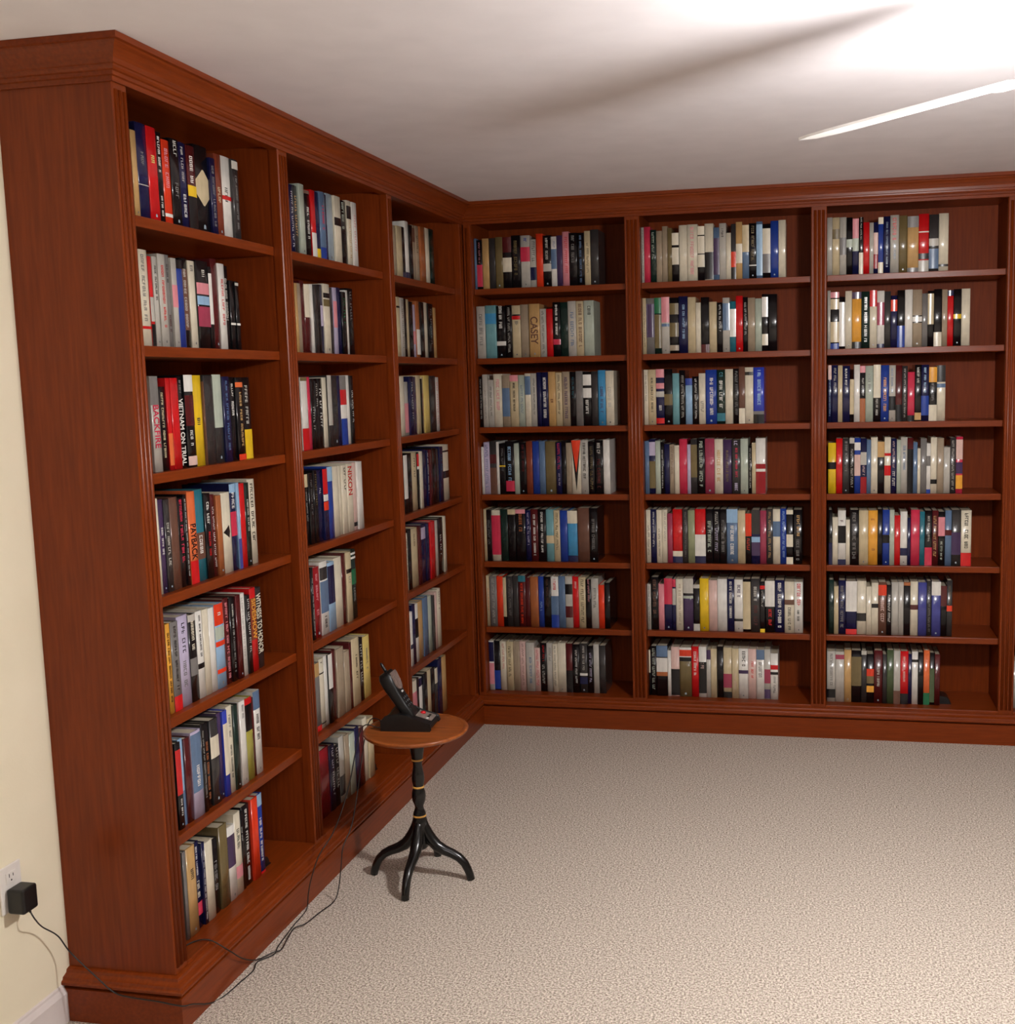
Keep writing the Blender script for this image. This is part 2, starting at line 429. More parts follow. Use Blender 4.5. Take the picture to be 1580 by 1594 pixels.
# ------------------------------------------------------------------ books
BOOKS = """
L1R1 -2.4504 229:210:t 456:234:n:~g30-45,s64-65 439:234:r:~Y30-40 261:229:k:~w5-45,~w70-95 344:215:R:w87-91,~p10-60 424:225:k:~s2-25,~g50-75 387:224:n:~s5-50,~w60-88 422:223:m:k60-99,~w12-45,y47-60 694:234:k:<I26-70 292:210:n:~g10-90 379:227:H:~I40-65 529:229:w:~k38-60,r48-53 343:228:d:s2-12,~g20-90
L1R2 -2.4460 426:241:i:~g5-75,r79-82 -156:227:r:k75-100,s45-72 205:228:s:~d10-50 339:237:s:~r12-82 230:238:g:~d10-30,~m65-85 248:232:s:p30-55 307:230:b:k0-10 327:238:k:h12-80,~s12-80 325:234:i:~g5-15 615:238:k:~s10-20,p25-38,l40-50,M52-75 -177:226:k:w8-70 318:250:m 356:240:w:~r18-72 293:237:k:~s15-70 -271:198:k:w61-64 -204:197:k:s2-6,w61-64
L1R3 -2.4399 357:245:s:g0-30,=c30-75=BACKFIRE 339:218:k:~I7-85 199:240:r:o60-95 361:240:r 300:244:k:~g4-20,=w24-97=VIETNAM_ON_TRIAL 425:248:k:w0-18,m22-55,~w60-80,P88-98 511:247:y:~d47-58 -74:230:h 504:246:d 468:249:d:q0-60 373:243:n:~x5-90 327:242:k:~w8-26,~w29-50 418:241:k:o6-12,~t18-85,R93-100 515:241:k:y64-100,~s10-60
L1R4 -2.4465 -107:250:i 217:246:u:~w30-60 265:243:d:~s25-75 383:245:h 300:240:k:~c2-75 -164:247:k:~w5-90 381:252:o:r75-100,=k35-74=PAYBACK 465:253:a:h47-76,~w50-72 326:238:k:~w10-40,~r45-75 -230:232:m:~w15-90 285:227:j 504:231:i:>k40-58 327:252:n:l0-10,c32-60,~w10-30 -166:253:l:D65-100 308:249:r 285:248:f:~s20-60 436:255:i:~k5-75
L1R5 -2.4427 203:240:O:~k10-90 367:240:g:~k5-80,r83-100 519:247:v:~k8-45,~g50-80 364:241:k:s0-8,~i8-45,g50-70 323:243:w:k60-66,~k5-55 304:242:i 309:239:w 476:243:l:R0-25,q27-42,R44-50,R77-82,~w10-16 325:250:m:~p5-95 303:247:k:~s8-50,~g50-90 281:248:m 314:247:w:~s5-95 -232:237:k:~w5-75 354:253:r:H12-62,=O13-61=SIDESHOW 423:246:d:=i7-82=WITNESS_TO_HONOR
L1R6 -2.4436 256:237:k:r8-60,~w65-85 212:240:l:x60-100 288:235:m 492:242:v:x3-70,~w40-65 -201:250:k:~s8-85 306:245:k:~j22-92 444:245:d:i20-45 240:252:u 244:251:B:i15-75 303:257:i:~k45-85,~g10-40 252:252:f -113:250:m 344:252:w:~g5-25 411:251:Z:r0-8,k8-40 -149:243:m 394:256:w:x0-22,~d28-60
L1R7 -2.4268 -154:248:g 444:249:t:~k25-45 294:246:n:~w5-40,~i45-68,c70-85 -163:236:n:~w10-95 414:229:i 339:219:k:~g30-70 463:243:z 416:222:w:u12-55 365:247:i:~f20-50,p65-80 -154:240:k:~w20-40 472:247:k:~w5-95 387:253:R 329:252:b:l0-15,~w30-85,r97-100
L2R1 -1.6103 -324:216:n:~w10-95 -358:218:d:~t15-80 393:228:q 430:214:k:~w25-75,h0-5 -351:221:r:w63-100 -298:220:n:y85-100 455:226:x:b82-100,~c20-60 -185:223:n 534:230:X 548:230:i:k32-44 563:224:k:~q3-45 -407:230:i:k8-28,~t30-90 -450:230:w:~p20-80
L2R2 -1.6092 -181:222:t -262:223:T -319:234:m 406:225:m:i0-48 -165:228:w -306:228:d -226:230:k -286:232:n:v30-60 496:237:i:k13-20,z22-32 -327:228:d -302:230:v:p20-60 -307:232:n -374:220:k:~e10-55 -253:228:w -484:237:k:~g5-50
L2R3 -1.5981 474:240:w:z0-5,r70-100 -203:241:c -308:234:k:~s40-75 -287:229:k:~s5-40 -372:236:k:~w15-75 -324:239:i -330:246:d:s0-70 562:244:d -229:245:n 525:244:w:g0-20,r20-42,b62-100 -268:246:w -241:245:k:~w22-70
L2R4 -1.6067 -298:238:k:I0-18,~s25-68 -353:240:k:~g10-60 -308:245:k:~z5-50 -339:243:n:~w25-35 -372:245:n:r0-35,w36-45,R46-58 434:249:b:l0-20 500:247:i -283:246:i -432:245:i:=k4-46=NIXON 501:247:i:=r4-46=NIXON -331:248:P:k88-94 -490:248:w
L2R5 -1.6032 -178:246:k:~w15-95 519:243:C:~p10-50,~p60-70 587:253:w:d8-25,x27-70,~k75-92 549:241:l:n5-60 651:248:i -319:253:m -443:253:I:k24-30,~g35-50 513:254:f:w4-7,w10-13,e28-50,~g55-80
L2R6 -1.6068 -373:236:g:t0-20,r92-100 -380:242:i:~k5-12,k20-22,k92-94 -248:244:w -336:243:k:w0-50 -313:250:m 612:246:T -479:221:T -213:244:m 683:250:I:~k25-65 -414:236:k:~s10-80 621:233:Y:~g20-60
L2R7 -1.5853 737:242:C -462:235:n:~w5-80 -370:222:k:~s5-75 -412:240:s:k60-90 -385:234:T -464:225:q -401:234:n -408:222:m -454:244:i -503:231:I
L3R1 -0.7240 -309:199:T -598:202:I -418:205:k:n88-100 -426:233:w:n88-100 -366:223:k -440:228:T:h5-30 -448:230:T:~k18-50 -635:232:j -505:234:i -590:237:f
L3R2 -0.7288 -381:237:I:k15-18 -444:236:s:~d5-90 -282:235:k -371:235:I -465:228:k -295:218:v:p50-75 -419:234:j:w50-95 -488:233:k -530:235:i -638:233:k:~g10-80 -423:219:t
L3R3 -0.7248 -482:240:i -520:219:s:p40-95 -503:241:n:~s10-80 -399:239:u -464:245:I -147:231:k -296:239:I:~r30-80 -665:245:Y -777:243:d -510:237:w:~p10-90
L3R4 -0.7265 -431:239:k:w0-75 -550:243:k -678:242:I:~k10-45 -259:241:k:r3-25,w25-30 -320:242:i -594:246:n -241:241:n:~w5-80 -305:242:m -622:246:k -380:240:d -516:246:n:~a15-50 -861:250:i:k10-13,k47-60
L3R5 -0.7286 -234:239:i:~k10-90 -383:251:k 785:249:I:~z10-35 -309:249:m -629:251:n:v5-25 -450:250:n -658:251:r -403:247:s -756:251:k:~w30-70 -351:252:i
L3R6 -0.7311 -290:228:w:n60-68 -390:253:n -363:248:w:k25-58 -640:249:t -622:255:x -459:250:q -251:244:d -326:254:P -516:260:i:~g5-40
L3R7 -0.7083 -571:244:i:p20-50 -319:244:k -411:235:w:n0-15 -479:244:k -488:246:I -561:239:k -381:228:d:i0-30 -516:260:n -694:254:t
B1R1 0.0260 -240:231:x -266:223:k:c50-95,~p5-50 -318:229:t -307:230:d 354:233:z 421:231:k:m0-30,i40-68 420:237:k:~z10-80 444:235:s:c22-50,~b5-15 -313:216:s:n58-85,~d5-50 -312:239:R 389:230:k:~s5-50,s55-70 -259:223:w:x25-65,~D10-24 -258:227:u -309:243:p:~r10-80 385:236:k:~g5-60 333:235:k:~x5-95 -281:241:I:~k22-80 382:246:d
B1R2 0.0275 525:240:s:~g15-80 533:243:A:L15-35 446:239:k:~w0-45,w68-76 -297:242:k:~s5-95 407:239:I:k17-20,r20-27,~g30-40 421:242:T 509:243:t:=h24-76=CASEY -314:219:s:~d5-95 -313:218:r 354:247:k:~w5-65,c68-78 353:246:f 383:249:s:~x20-85 361:248:I:~h5-85 479:249:q:~d10-30
B1R3 0.0265 -297:236:k:~s5-85 -242:246:s:~g30-85 -280:220:s:~d15-80 429:247:i:~p10-70 364:241:T:x25-80 400:240:I:~k15-75,p0-12 -335:239:q:~x20-80 -276:246:i:x5-40 -291:246:s:~f10-80 -211:250:n 343:250:n:~w10-90 342:251:t:~m50-60 -315:246:I:~k5-80 366:250:T:~u10-90 -287:249:k:~a10-50 338:251:g 389:247:k:w5-25,w30-48,~w52-85 -311:249:d 361:253:L:~u30-80 386:250:i:~s30-70
B1R4 0.0284 -217:224:w -288:245:v:~x5-90 -336:250:d:h50-100,m25-42 -135:247:w -297:239:k:y43-46,~g10-60 430:249:k:~l10-80,c75-95 -241:238:q 348:243:k:~m5-60 -294:248:H -320:247:b -292:247:x 530:246:z -264:241:n:~c2-55,~v60-85 -211:246:k -263:238:T 446:250:i:!k2-95,!R0-60 366:250:s:~k5-75 -287:244:k:~z10-95 417:249:k:~s5-30,~m35-90 -312:251:w
B1R5 0.0324 -202:248:I -235:245:k:~g20-70 452:243:i:c10-88 364:248:f 379:248:k:I0-10 486:248:k:~j5-45,p0-8 -253:243:n:~v5-70 365:248:m:~w10-90 386:248:k:~w5-85 374:248:A:I50-65 -298:243:I:~k5-80 356:243:b 477:241:L:i0-25,n88-100 580:254:h 394:254:k:~g20-80
B1R6 0.0237 -331:245:I:~r25-70 -357:243:g:~s5-95 -313:244:R -164:239:k:I0-80 -317:244:d:~g5-80 -273:247:d 354:248:m:a0-12,~R15-95 -217:238:m 406:243:j -270:244:b:~l50-70 -350:244:k:~h5-60 376:245:w:~r5-30,x38-75,b75-100 -322:248:x 347:248:s:k15-35,m58-80 -293:246:r:~w10-28 -346:244:I:~k5-95 -265:234:k:~p0-50 -344:239:s:~k20-60 -291:208:R -264:219:k
B1R7 0.0258 378:242:w:n2-42,p45-88 -299:243:k:b60-98 -321:241:i:~r5-60 -342:241:I:~k10-75 -319:242:T -318:243:P:~m5-90 421:239:s:~x30-90 -273:213:P:~c5-90 -327:238:k:~r5-40,~s45-90 -299:238:s:~d10-40 -244:236:i:~k5-90 406:240:i -324:238:m:k55-100 -350:236:k:~w12-85 376:240:d:~s5-58,w60-65,n68-82 -294:230:k:~v15-80 -267:239:s -320:232:d
B2R1 0.8102 -234:244:s:~k5-90 -294:246:c -266:231:f:~q5-60 -260:225:T -248:245:T -193:236:z -313:213:k:i0-25,i30-65 362:246:i 475:247:i:~p5-90 311:237:k:i0-16,i18-50,i52-75 397:247:i:k50-98 -255:228:x:u20-90 303:245:s:~d10-30 -216:202:i -215:240:d:R50-78,k78-100 -279:247:t:i38-72 -295:233:x:I0-50 321:239:k:~z5-70,w75-77 -267:245:x:l5-95 346:233:k:i8-55,g55-90 345:245:b 318:247:i
B2R2 0.8129 -252:250:I:~k25-90 375:249:g:u10-70 323:250:f:e0-28,z30-90 361:252:s:p0-45,x47-52 416:248:k:z10-30,z45-70,T85-95 414:252:n:~l15-75 358:247:I -231:222:i 373:245:k:m85-100 339:223:I -262:219:k:~w5-60 310:239:s:x10-60 -277:222:a:w15-70 309:245:r -216:239:k:~s10-70 324:235:T -296:231:q -268:249:k:w5-40,i70-90 401:248:k
B2R3 0.8157 -254:250:i:~g10-60 366:250:I:~k15-80 376:251:n:p0-15,p25-35,s40-50,~w65-75,r88-98 381:251:k:z45-65 -307:231:A -279:244:k:~s10-90 -317:207:l:b0-15 -294:215:k:~w5-90 -304:228:i:~d55-80 507:243:b:~w15-85 374:242:f:~a5-15,~w20-75,a80-95 356:244:i -257:246:k:~g5-90 -273:254:h:i73-100 370:250:i:k8-14 477:249:B:~l5-70,g78-100,k84-100
B2R4 0.8215 -199:243:x -284:251:n:v5-30,z40-90 -238:243:q -170:237:k:~w15-90 -243:228:n -225:225:T:~h5-60 -225:222:i 365:250:c -157:225:v -291:249:d:z10-70 362:252:k:~q5-90 428:251:M 388:248:i:~t20-80 403:245:u:~z20-80 386:244:d:~v2-12,~c15-75,~v80-98 346:249:q -164:216:k:~s5-90 -175:230:I 437:250:w:C46-55,C60-100
B2R5 0.8177 -258:246:i:~k30-90 -269:249:n:~w5-70 -257:246:i:~k35-90 -245:247:i:~g5-60 -239:230:M 465:249:r:i78-88,n88-100 -243:249:d:~g5-90 321:244:Q 495:250:r:w47-87,n87-100 347:250:k:~q22-80 -296:250:k:~s5-30,~v35-80 318:250:k:~g20-80 500:250:x:l0-25,~w30-85 349:244:I -276:230:k:R0-45,~R50-80 386:247:n:d0-45,l50-60,u60-85 -286:244:M -291:250:d:~t5-90 328:250:i:x22-50 -273:253:b:~l5-90 300:247:k:i0-8,i45-68,i87-100 407:247:k:~t10-50,~g55-95
B2R6 0.8180 -202:217:s:~k5-85 357:249:k:~h5-70 -270:218:p 390:244:n:c0-50 -154:241:n:c0-15,s18-50 348:242:i:~T10-90 466:245:u:s0-28,k28-32,q33-38 -295:217:k:s0-8,s85-100 413:246:y 395:238:P 450:244:w 336:245:n:~w5-75 391:243:w:~u10-35,k75-80 351:246:k:I5-95 428:249:d:~s15-45,~m50-90 -222:236:k:r8-15,~s18-50,y93-100 442:239:k:w0-50,~r55-90 441:242:n:~w5-95 439:237:i:h35-45,~k50-95 383:235:w:~r3-48,~k55-80
B2R7 0.8133 -163:219:k:i0-50 -291:237:k:~q5-90 522:241:k:x0-22,w24-52,j52-60 -162:219:w 404:237:P:k45-98 558:236:z:w0-22,R5-18,k20-28 344:240:r:~w10-60 360:241:w:k30-92,~P32-45 -194:227:s:u0-20 -285:233:I -301:243:k 396:238:I:M52-80,k88-100 -311:236:I:~P50-85 439:237:w:~k5-40,u43-50 376:235:P:~r25-60 364:233:w:x0-20,~g25-65 -279:237:s:M40-68,u80-98 -345:218:w:r25-35,k40-46,~k50-90
B3R1 1.6353 -260:247:s 312:246:I:z20-37 285:245:s:g35-65 -259:243:k:q38-52 -268:237:n:p0-35,q35-58 -185:241:k:~s0-40,i62-100 -257:219:r -174:216:s -195:217:n:P20-62,C62-90 -215:237:b:i0-12,i80-100 286:240:n:~x10-90 366:244:s:~r5-45,~x50-80 345:240:z 465:235:t:g0-20,g92-100 428:243:r:w30-32,k68-78,s80-100 402:238:d:s42-55,x60-95 400:241:i:d88-92
B3R2 1.6413 -131:253:s 367:246:k:p0-10,I12-30,I52-88,b90-100 -261:224:k:w10-95 287:249:i 400:243:O:u0-12,k88-100 352:244:f:~w10-90 310:248:i:r0-28 309:244:w:M20-60,n93-100 -267:241:d -272:222:n:R8-30 322:244:k:b62-100 317:245:w 397:244:T:k45-58,w47-56 -239:227:g -253:237:k:I5-60 329:243:k:i75-100 -227:240:T -252:236:r:n0-10 326:240:k:y44-52 360:241:i
B3R3 1.6448 -148:250:n:P0-25,~l25-90 -275:250:n:~s5-50 -200:249:I 315:246:n:~w5-45 -178:187:k:I0-82 -251:250:w -235:244:k:p0-12,~w22-55,j58-100 339:244:q:~g15-50 312:248:k:i0-58,~s60-90 353:245:b:~O22-85 279:244:s:~x5-50,k55-80 274:243:m:k70-100 -232:240:d:~s5-95 -298:213:c:k88-100 277:244:k:~s5-35,t85-98 322:243:n:b55-90,~l5-50 332:232:k:O0-28,~g30-65,i70-100 356:239:i:d0-30,x33-40
B3R4 1.6456 346:226:y:k38-52 -276:245:r 307:244:d:~g5-60 -212:247:k:s0-10,~s20-90 -264:246:b:w8-22,P30-68 -263:244:n:s25-48,~P50-68,C70-100 -184:238:x 289:248:i -288:229:k:t0-30 -272:248:i:r28-33,r50-68 -250:242:n:~P5-55,~w60-92 -166:236:q 291:247:s:~x15-60 -244:244:m:k20-100 -181:225:x -129:198:i -258:241:g -170:219:w:b92-100,g25-45 -267:245:i:k75-83 282:242:T -271:202:s -240:242:d:~s5-95 280:247:c:P5-40,u45-65,O68-92
B3R5 1.6491 -161:248:k:n60-100 -241:215:i 348:245:w:k28-60,~m18-24,n90-100 -176:204:i 394:248:k:~g5-95 403:245:I 407:245:O:~j15-20,~j70-75 -211:251:k 300:248:b:k45-60 -210:248:q -252:223:r 304:240:w:n68-82 -141:213:n 381:248:c -218:240:a 311:245:k:~s10-60,c67-100 -259:245:m:~t10-90 284:240:k:p10-45,~q55-90 -273:246:x:m35-45 396:248:d:u40-80 435:246:i:r76-100,~k5-70
B3R6 1.6499 -233:248:f -200:220:I 323:246:n:~g10-90 483:243:n:w0-57,r90-100 412:244:i:k60-75 -230:220:i -293:237:i:k40-48 361:240:h:R5-25,~P30-80 -212:229:k:~w20-75 302:241:s -227:241:s -284:241:k:j0-6 331:245:i:m43-52 367:242:D -209:248:d:~g10-95 391:246:D:w0-25 -260:227:k:m0-40 -234:252:d:~z10-44,R45-55
B3R7 1.6426 382:236:s:~g5-70,k75-92 392:234:s:M6-15 315:243:t 444:241:k:z12-68 -232:242:d:s0-8 -323:226:k:R30-45,z45-60,O65-78 376:244:m:~s30-70 -188:228:d -294:248:F -293:246:s:h75-100 346:244:r:~P10-60,k80-100 -159:231:n -265:243:w:k15-20 -238:241:k -264:250:o:e78-100 -211:239:k:F30-95 -237:234:m
"""
ORD = ['', 'first', 'second', 'third', 'fourth', 'fifth', 'sixth', 'seventh', 'eighth', 'ninth', 'tenth', 'eleventh', 'twelfth', 'thirteenth',
       'fourteenth', 'fifteenth', 'sixteenth', 'seventeenth', 'eighteenth', 'nineteenth', 'twentieth', 'twenty-first', 'twenty-second', 'twenty-third', 'twenty-fourth']
ROWS = ['', 'top', 'second', 'third', 'fourth', 'fifth', 'sixth', 'bottom']
BAYS = {'L1': "left bookcase's nearest bay", 'L2': "left bookcase's middle bay", 'L3': "left bookcase's corner bay",
        'B1': "back bookcase's corner bay", 'B2': "back bookcase's second bay", 'B3': "back bookcase's third bay"}
SPEC = re.compile(r'^([~<!>=]?)([A-Za-z])(\d+)-(\d+)(?:=(.*))?$')

def bulge(w):
    return min(0.06 * w, 0.0024)
def arc(x, w):
    return bulge(w) * (2 * x / w - 1) ** 2

def cover_into(mb, w, h, d, mat=0):
    e = min(0.0026, w * 0.12)
    n = 8
    sp = [(w * k / n, arc(w * k / n, w)) for k in range(n + 1)]
    bq = bulge(w)
    poly = sp + [(w, d), (w - e, d), (w - e, bq + e), (e, bq + e), (e, d), (0, d)]
    mb.prism(poly, 0, h, mat, smooth_sides=range(n))

def pages_into(mb, w, h, d, mat=0):
    e = min(0.0026, w * 0.12)
    mb.box(e + 0.0001, w - e - 0.0001, bulge(w) + e + 0.0001, d - 0.003, 0.0025, h - 0.004, mat)

def band_into(mb, w, h, a, b, lift, mat=0):
    z1, z0 = h * (1 - a), h * (1 - b)
    n, bs = 8, len(mb.v)
    for k in range(n + 1):
        x = w * k / n
        mb.v += [(x, arc(x, w) - lift, z0), (x, arc(x, w) - lift, z1)]
    for k in range(n):
        q = bs + 2 * k
        mb.f.append((q, q + 2, q + 3, q + 1))
        mb.m.append(mat)
        mb.sm.append(True)

def shape_into(mb, w, h, a, b, kind, lift, mat=0):
    z1, z0 = h * (1 - a), h * (1 - b)
    n = 10
    def q(x):
        return arc(x, w) - lift
    for k in range(n):
        t0, t1 = k / n, (k + 1) / n
        x0, x1 = w * t0, w * t1
        if kind == '!':           # point down
            f = lambda t: (z1 - (z1 - z0) * (1 - abs(2 * t - 1)), z1)
        elif kind == '<':         # lozenge, flattened on its right edge
            g = lambda t: (0.3 + 0.7 * t / 0.55) if t < 0.55 else 1 - 0.5 * (t - 0.55) / 0.45
            f = lambda t: ((z0 + z1) / 2 - (z1 - z0) / 2 * g(t), (z0 + z1) / 2 + (z1 - z0) / 2 * g(t))
        else:                     # '>' pointing left
            f = lambda t: ((z0 + z1) / 2 - (z1 - z0) / 2 * max(0, t - 0.1) * 1.5 * (t < 0.72), (z0 + z1) / 2 + (z1 - z0) / 2 * max(0, t - 0.1) * 1.5 * (t < 0.72))
        (a0, b0), (a1, b1) = f(t0 + 1e-6), f(t1 - 1e-6)
        mb.quad([(x0, q(x0), a0), (x1, q(x1), a1), (x1, q(x1), b1), (x0, q(x0), b0)], mat, True)

def letters_into(mb, w, h, a, b, lift, mat, rng, rich=True):
    """rows of small strokes, the look of a printed title too small to read"""
    z1, z0 = h * (1 - a), h * (1 - b)
    cap = min(rng.uniform(0.24, 0.42) * w, 0.0145)
    xc = w * (0.5 + rng.uniform(-0.05, 0.05))
    step = cap * 0.72
    n = max(1, int((z1 - z0) / step))
    gap = rng.randint(4, 8)
    z = z1
    def quad(x0, x1, za, zb):
        mb.quad([(x0, arc(x0, w) - lift, zb), (x1, arc(x1, w) - lift, zb), (x1, arc(x1, w) - lift, za), (x0, arc(x0, w) - lift, za)], mat)
    for i in range(n):
        zt = z1 - i * step
        gap -= 1
        if gap == 0:
            gap = rng.randint(4, 9)
            continue
        l = step * 0.78
        t = max(0.0009, cap * 0.17)
        x0, x1 = xc - cap / 2, xc + cap / 2
        quad(x0, x1, zt, zt - t)                                   # upright of the letter (turned on its side)
        if rich:
            if rng.random() < 0.75:
                quad(x1 - t, x1, zt, zt - l)
            if rng.random() < 0.55:
                quad(x0, x0 + t, zt, zt - l)
            if rng.random() < 0.5:
                quad(xc - t / 2, xc + t / 2, zt, zt - l)
            if rng.random() < 0.5:
                quad(x0, x1, zt - l + t, zt - l)
        else:
            quad(x1 - t, x1, zt, zt - l) if rng.random() < 0.6 else quad(x0, x0 + t, zt, zt - l)

def title_mesh(txt, w, h, a, b, lift, mat):
    cu = bpy.data.curves.new('title', 'FONT')
    cu.body = txt
    cu.size = 1.0
    cu.offset = 0.018
    to = bpy.data.objects.new('title', cu)
    COL.objects.link(to)
    bpy.context.view_layer.update()
    me = bpy.data.meshes.new_from_object(to.evaluated_get(bpy.context.evaluated_depsgraph_get()))
    bpy.data.objects.remove(to)
    xs = [v.co.x for v in me.vertices]
    ys = [v.co.y for v in me.vertices]
    x0, x1, y0, y1 = min(xs), max(xs), min(ys), max(ys)
    z1, z0 = h * (1 - a), h * (1 - b)
    for v in me.vertices:
        t, s = (v.co.x - x0) / (x1 - x0), (v.co.y - y0) / (y1 - y0)
        X = w * (0.16 + 0.68 * s)
        v.co = (X, -0.0006, z1 - (z1 - z0) * t)
    me.materials.clear()
    me.materials.append(mat)
    me.name = 'spine_title'
    return me

rest = MB()
def add_rest(tmp, M):
    b = len(rest.v)
    rest.v += [tuple(M @ Vector(v)) for v in tmp.v]
    rest.f += [tuple(b + i for i in f) for f in tmp.f]
    rest.m += tmp.m
    rest.sm += tmp.sm

def parse(tok):
    q = tok.split(':')
    small = q[0].startswith('-')
    return small, int(q[0].lstrip('-')) / 1e4, int(q[1]) / 1e3, q[2], (q[3].split(',') if len(q) > 3 else [])

def label_for(col, specs, n, row, bay):
    extra = ''
    for s in specs:
        k, c, a, b, t = SPEC.match(s).groups()
        if k == '' and c != col:
            sz = int(b) - int(a)
            extra = ' with %s %s' % (PALETTE[c][1], 'band' if sz < 20 else 'panel')
            break
        if k in '~=' and k != '' and not extra:
            extra = ' with %s lettering' % PALETTE[c][1]
        if k == '<':
            extra = ' with cream paper lozenge'
            break
        if k == '!':
            extra = ' with red and black wedge'
            break
        if k == '>':
            extra = ' with black triangle'
    return '%s book%s, %s from left, %s shelf, %s' % (PALETTE[col][1], extra, ORD[n], ROWS[row], BAYS[bay])

n_single = 0
ends = {}
for line in BOOKS.strip().split('\n'):
    parts = line.split()
    key, start = parts[0], float(parts[1])
    bay, row = key[:2], int(key[3])
    left = bay[0] == 'L'
    z = SHELF_Z[row - 1]
    S = 0.05 if row < 7 else 0.06
    op = (L_OPEN if left else B_OPEN)[int(bay[1]) - 1]
    limit = op[1] - 0.001
    rz = math.pi / 2 if left else 0.0
    def matrix(s, jit):
        loc = Vector((-(S + jit), s, z + 0.0003)) if left else Vector((s, S + jit, z + 0.0003))
        return loc, Matrix.Translation(loc) @ Matrix.Rotation(rz, 4, 'Z')
    # books standing behind the left upright, hardly in view
    s = op[0] + 0.0015
    while start - s > 0.012:
        w = min(rnd.uniform(0.022, 0.044), start - s)
        if start - s - w < 0.012:
            w = start - s
        t = MB()
        hh = rnd.uniform(0.2, 0.235)
        cc = rnd.choice('kdnmsigth')
        cover_into(t, w - 0.0006, hh, 0.165, PIDX[cc])
        pages_into(t, w - 0.0006, hh, 0.165, PAGE_IDX)
        add_rest(t, matrix(s, 0.006)[1])
        s += w
    s = max(start, op[0] + 0.0005)
    pos = start
    for n, tok in enumerate(parts[2:], 1):
        small, w, h, col, specs = parse(tok)
        s0, s1 = max(pos, op[0] + 0.0005), pos + w
        pos = s1
        w = min(s1, limit) - s0 - 0.0005
        jit = rnd.uniform(-0.004, 0.004)
        d = rnd.uniform(0.15, 0.175) if h > 0.21 else rnd.uniform(0.13, 0.15)
        loc, Mx = matrix(s0, jit)
        if small:
            t = MB()
            cover_into(t, w, h, d, PIDX[col])
            pages_into(t, w, h, d, PAGE_IDX)
            for i, sp in enumerate(specs):
                k, c, a, b, txt = SPEC.match(sp).groups()
                a, b = int(a) / 100, int(b) / 100
                lift = 0.0004 + 0.0002 * i
                if k == '':
                    band_into(t, w, h, a, b, lift, PIDX[c])
                elif k in '<!>':
                    shape_into(t, w, h, a, b, k, lift, PIDX[c])
                else:
                    letters_into(t, w, h, a, b, lift, PIDX[c], rnd, rich=False)
            add_rest(t, Mx)
            continue
        n_single += 1
        root = thing('book', label_for(col, specs, n, row, bay), 'book', loc, rz, 'books on the cherry shelves')
        t = MB()
        cover_into(t, w, h, d)
        cov = t.build('cover', PMAT[col], root, fix=False)
        t = MB()
        pages_into(t, w, h, d)
        t.build('page_block', M_PAGES, root, fix=False)
        if rnd.random() < 0.4 and not any(int(SPEC.match(sp).group(4)) > 88 for sp in specs):
            lum = sum(PALETTE[col][0]) / 3
            t = MB()
            q = 0.07 * w + 0.0008
            t.quad([(w / 2 - q, -0.0005, h * 0.045), (w / 2 + q, -0.0005, h * 0.045), (w / 2 + q * 0.8, -0.0005, h * 0.045 + 1.7 * q), (w / 2, -0.0005, h * 0.045 + 2.2 * q), (w / 2 - q * 0.8, -0.0005, h * 0.045 + 1.7 * q)])
            t.build('imprint_mark', PMAT['X' if lum < 110 else 'g'], cov, fix=False)
        for i, sp in enumerate(specs):
            k, c, a, b, txt = SPEC.match(sp).groups()
            a, b = int(a) / 100, int(b) / 100
            lift = 0.0004 + 0.0002 * i
            t = MB()
            if k == '=':
                o = bpy.data.objects.new('spine_title', title_mesh(txt.replace('_', ' '), w, h, a, b, lift, PMAT[c]))
                COL.objects.link(o)
                o.parent = cov
                continue
            if k == '':
                band_into(t, w, h, a, b, lift)
                nm = 'spine_band'
            elif k == '~':
                letters_into(t, w, h, a, b, lift, 0, rnd)
                nm = 'spine_lettering'
            else:
                shape_into(t, w, h, a, b, k, lift)
                nm = 'spine_motif'
            t.build(nm, PMAT[c], cov, fix=False)
    ends[key] = pos
# a few volumes in the bay that runs out of the picture
for row in range(1, 8):
    s = B_OPEN[3][0] + 0.002
    for k in range(rnd.randint(4, 7)):
        w, hh = rnd.uniform(0.024, 0.045), rnd.uniform(0.21, 0.245)
        t = MB()
        cover_into(t, w - 0.0006, hh, 0.165, PIDX['s' if k == 0 else rnd.choice('kdnmsigtwbr')])
        pages_into(t, w - 0.0006, hh, 0.165, PAGE_IDX)
        add_rest(t, Matrix.Translation((s, 0.055, SHELF_Z[row - 1] + 0.0003)))
        s += w
ro = rest.build('shelved_books', PLIST, fix=False)
tag(ro, 'slimmer and farther books filling the rest of the cherry shelves', 'books')
ro['kind'] = 'stuff'

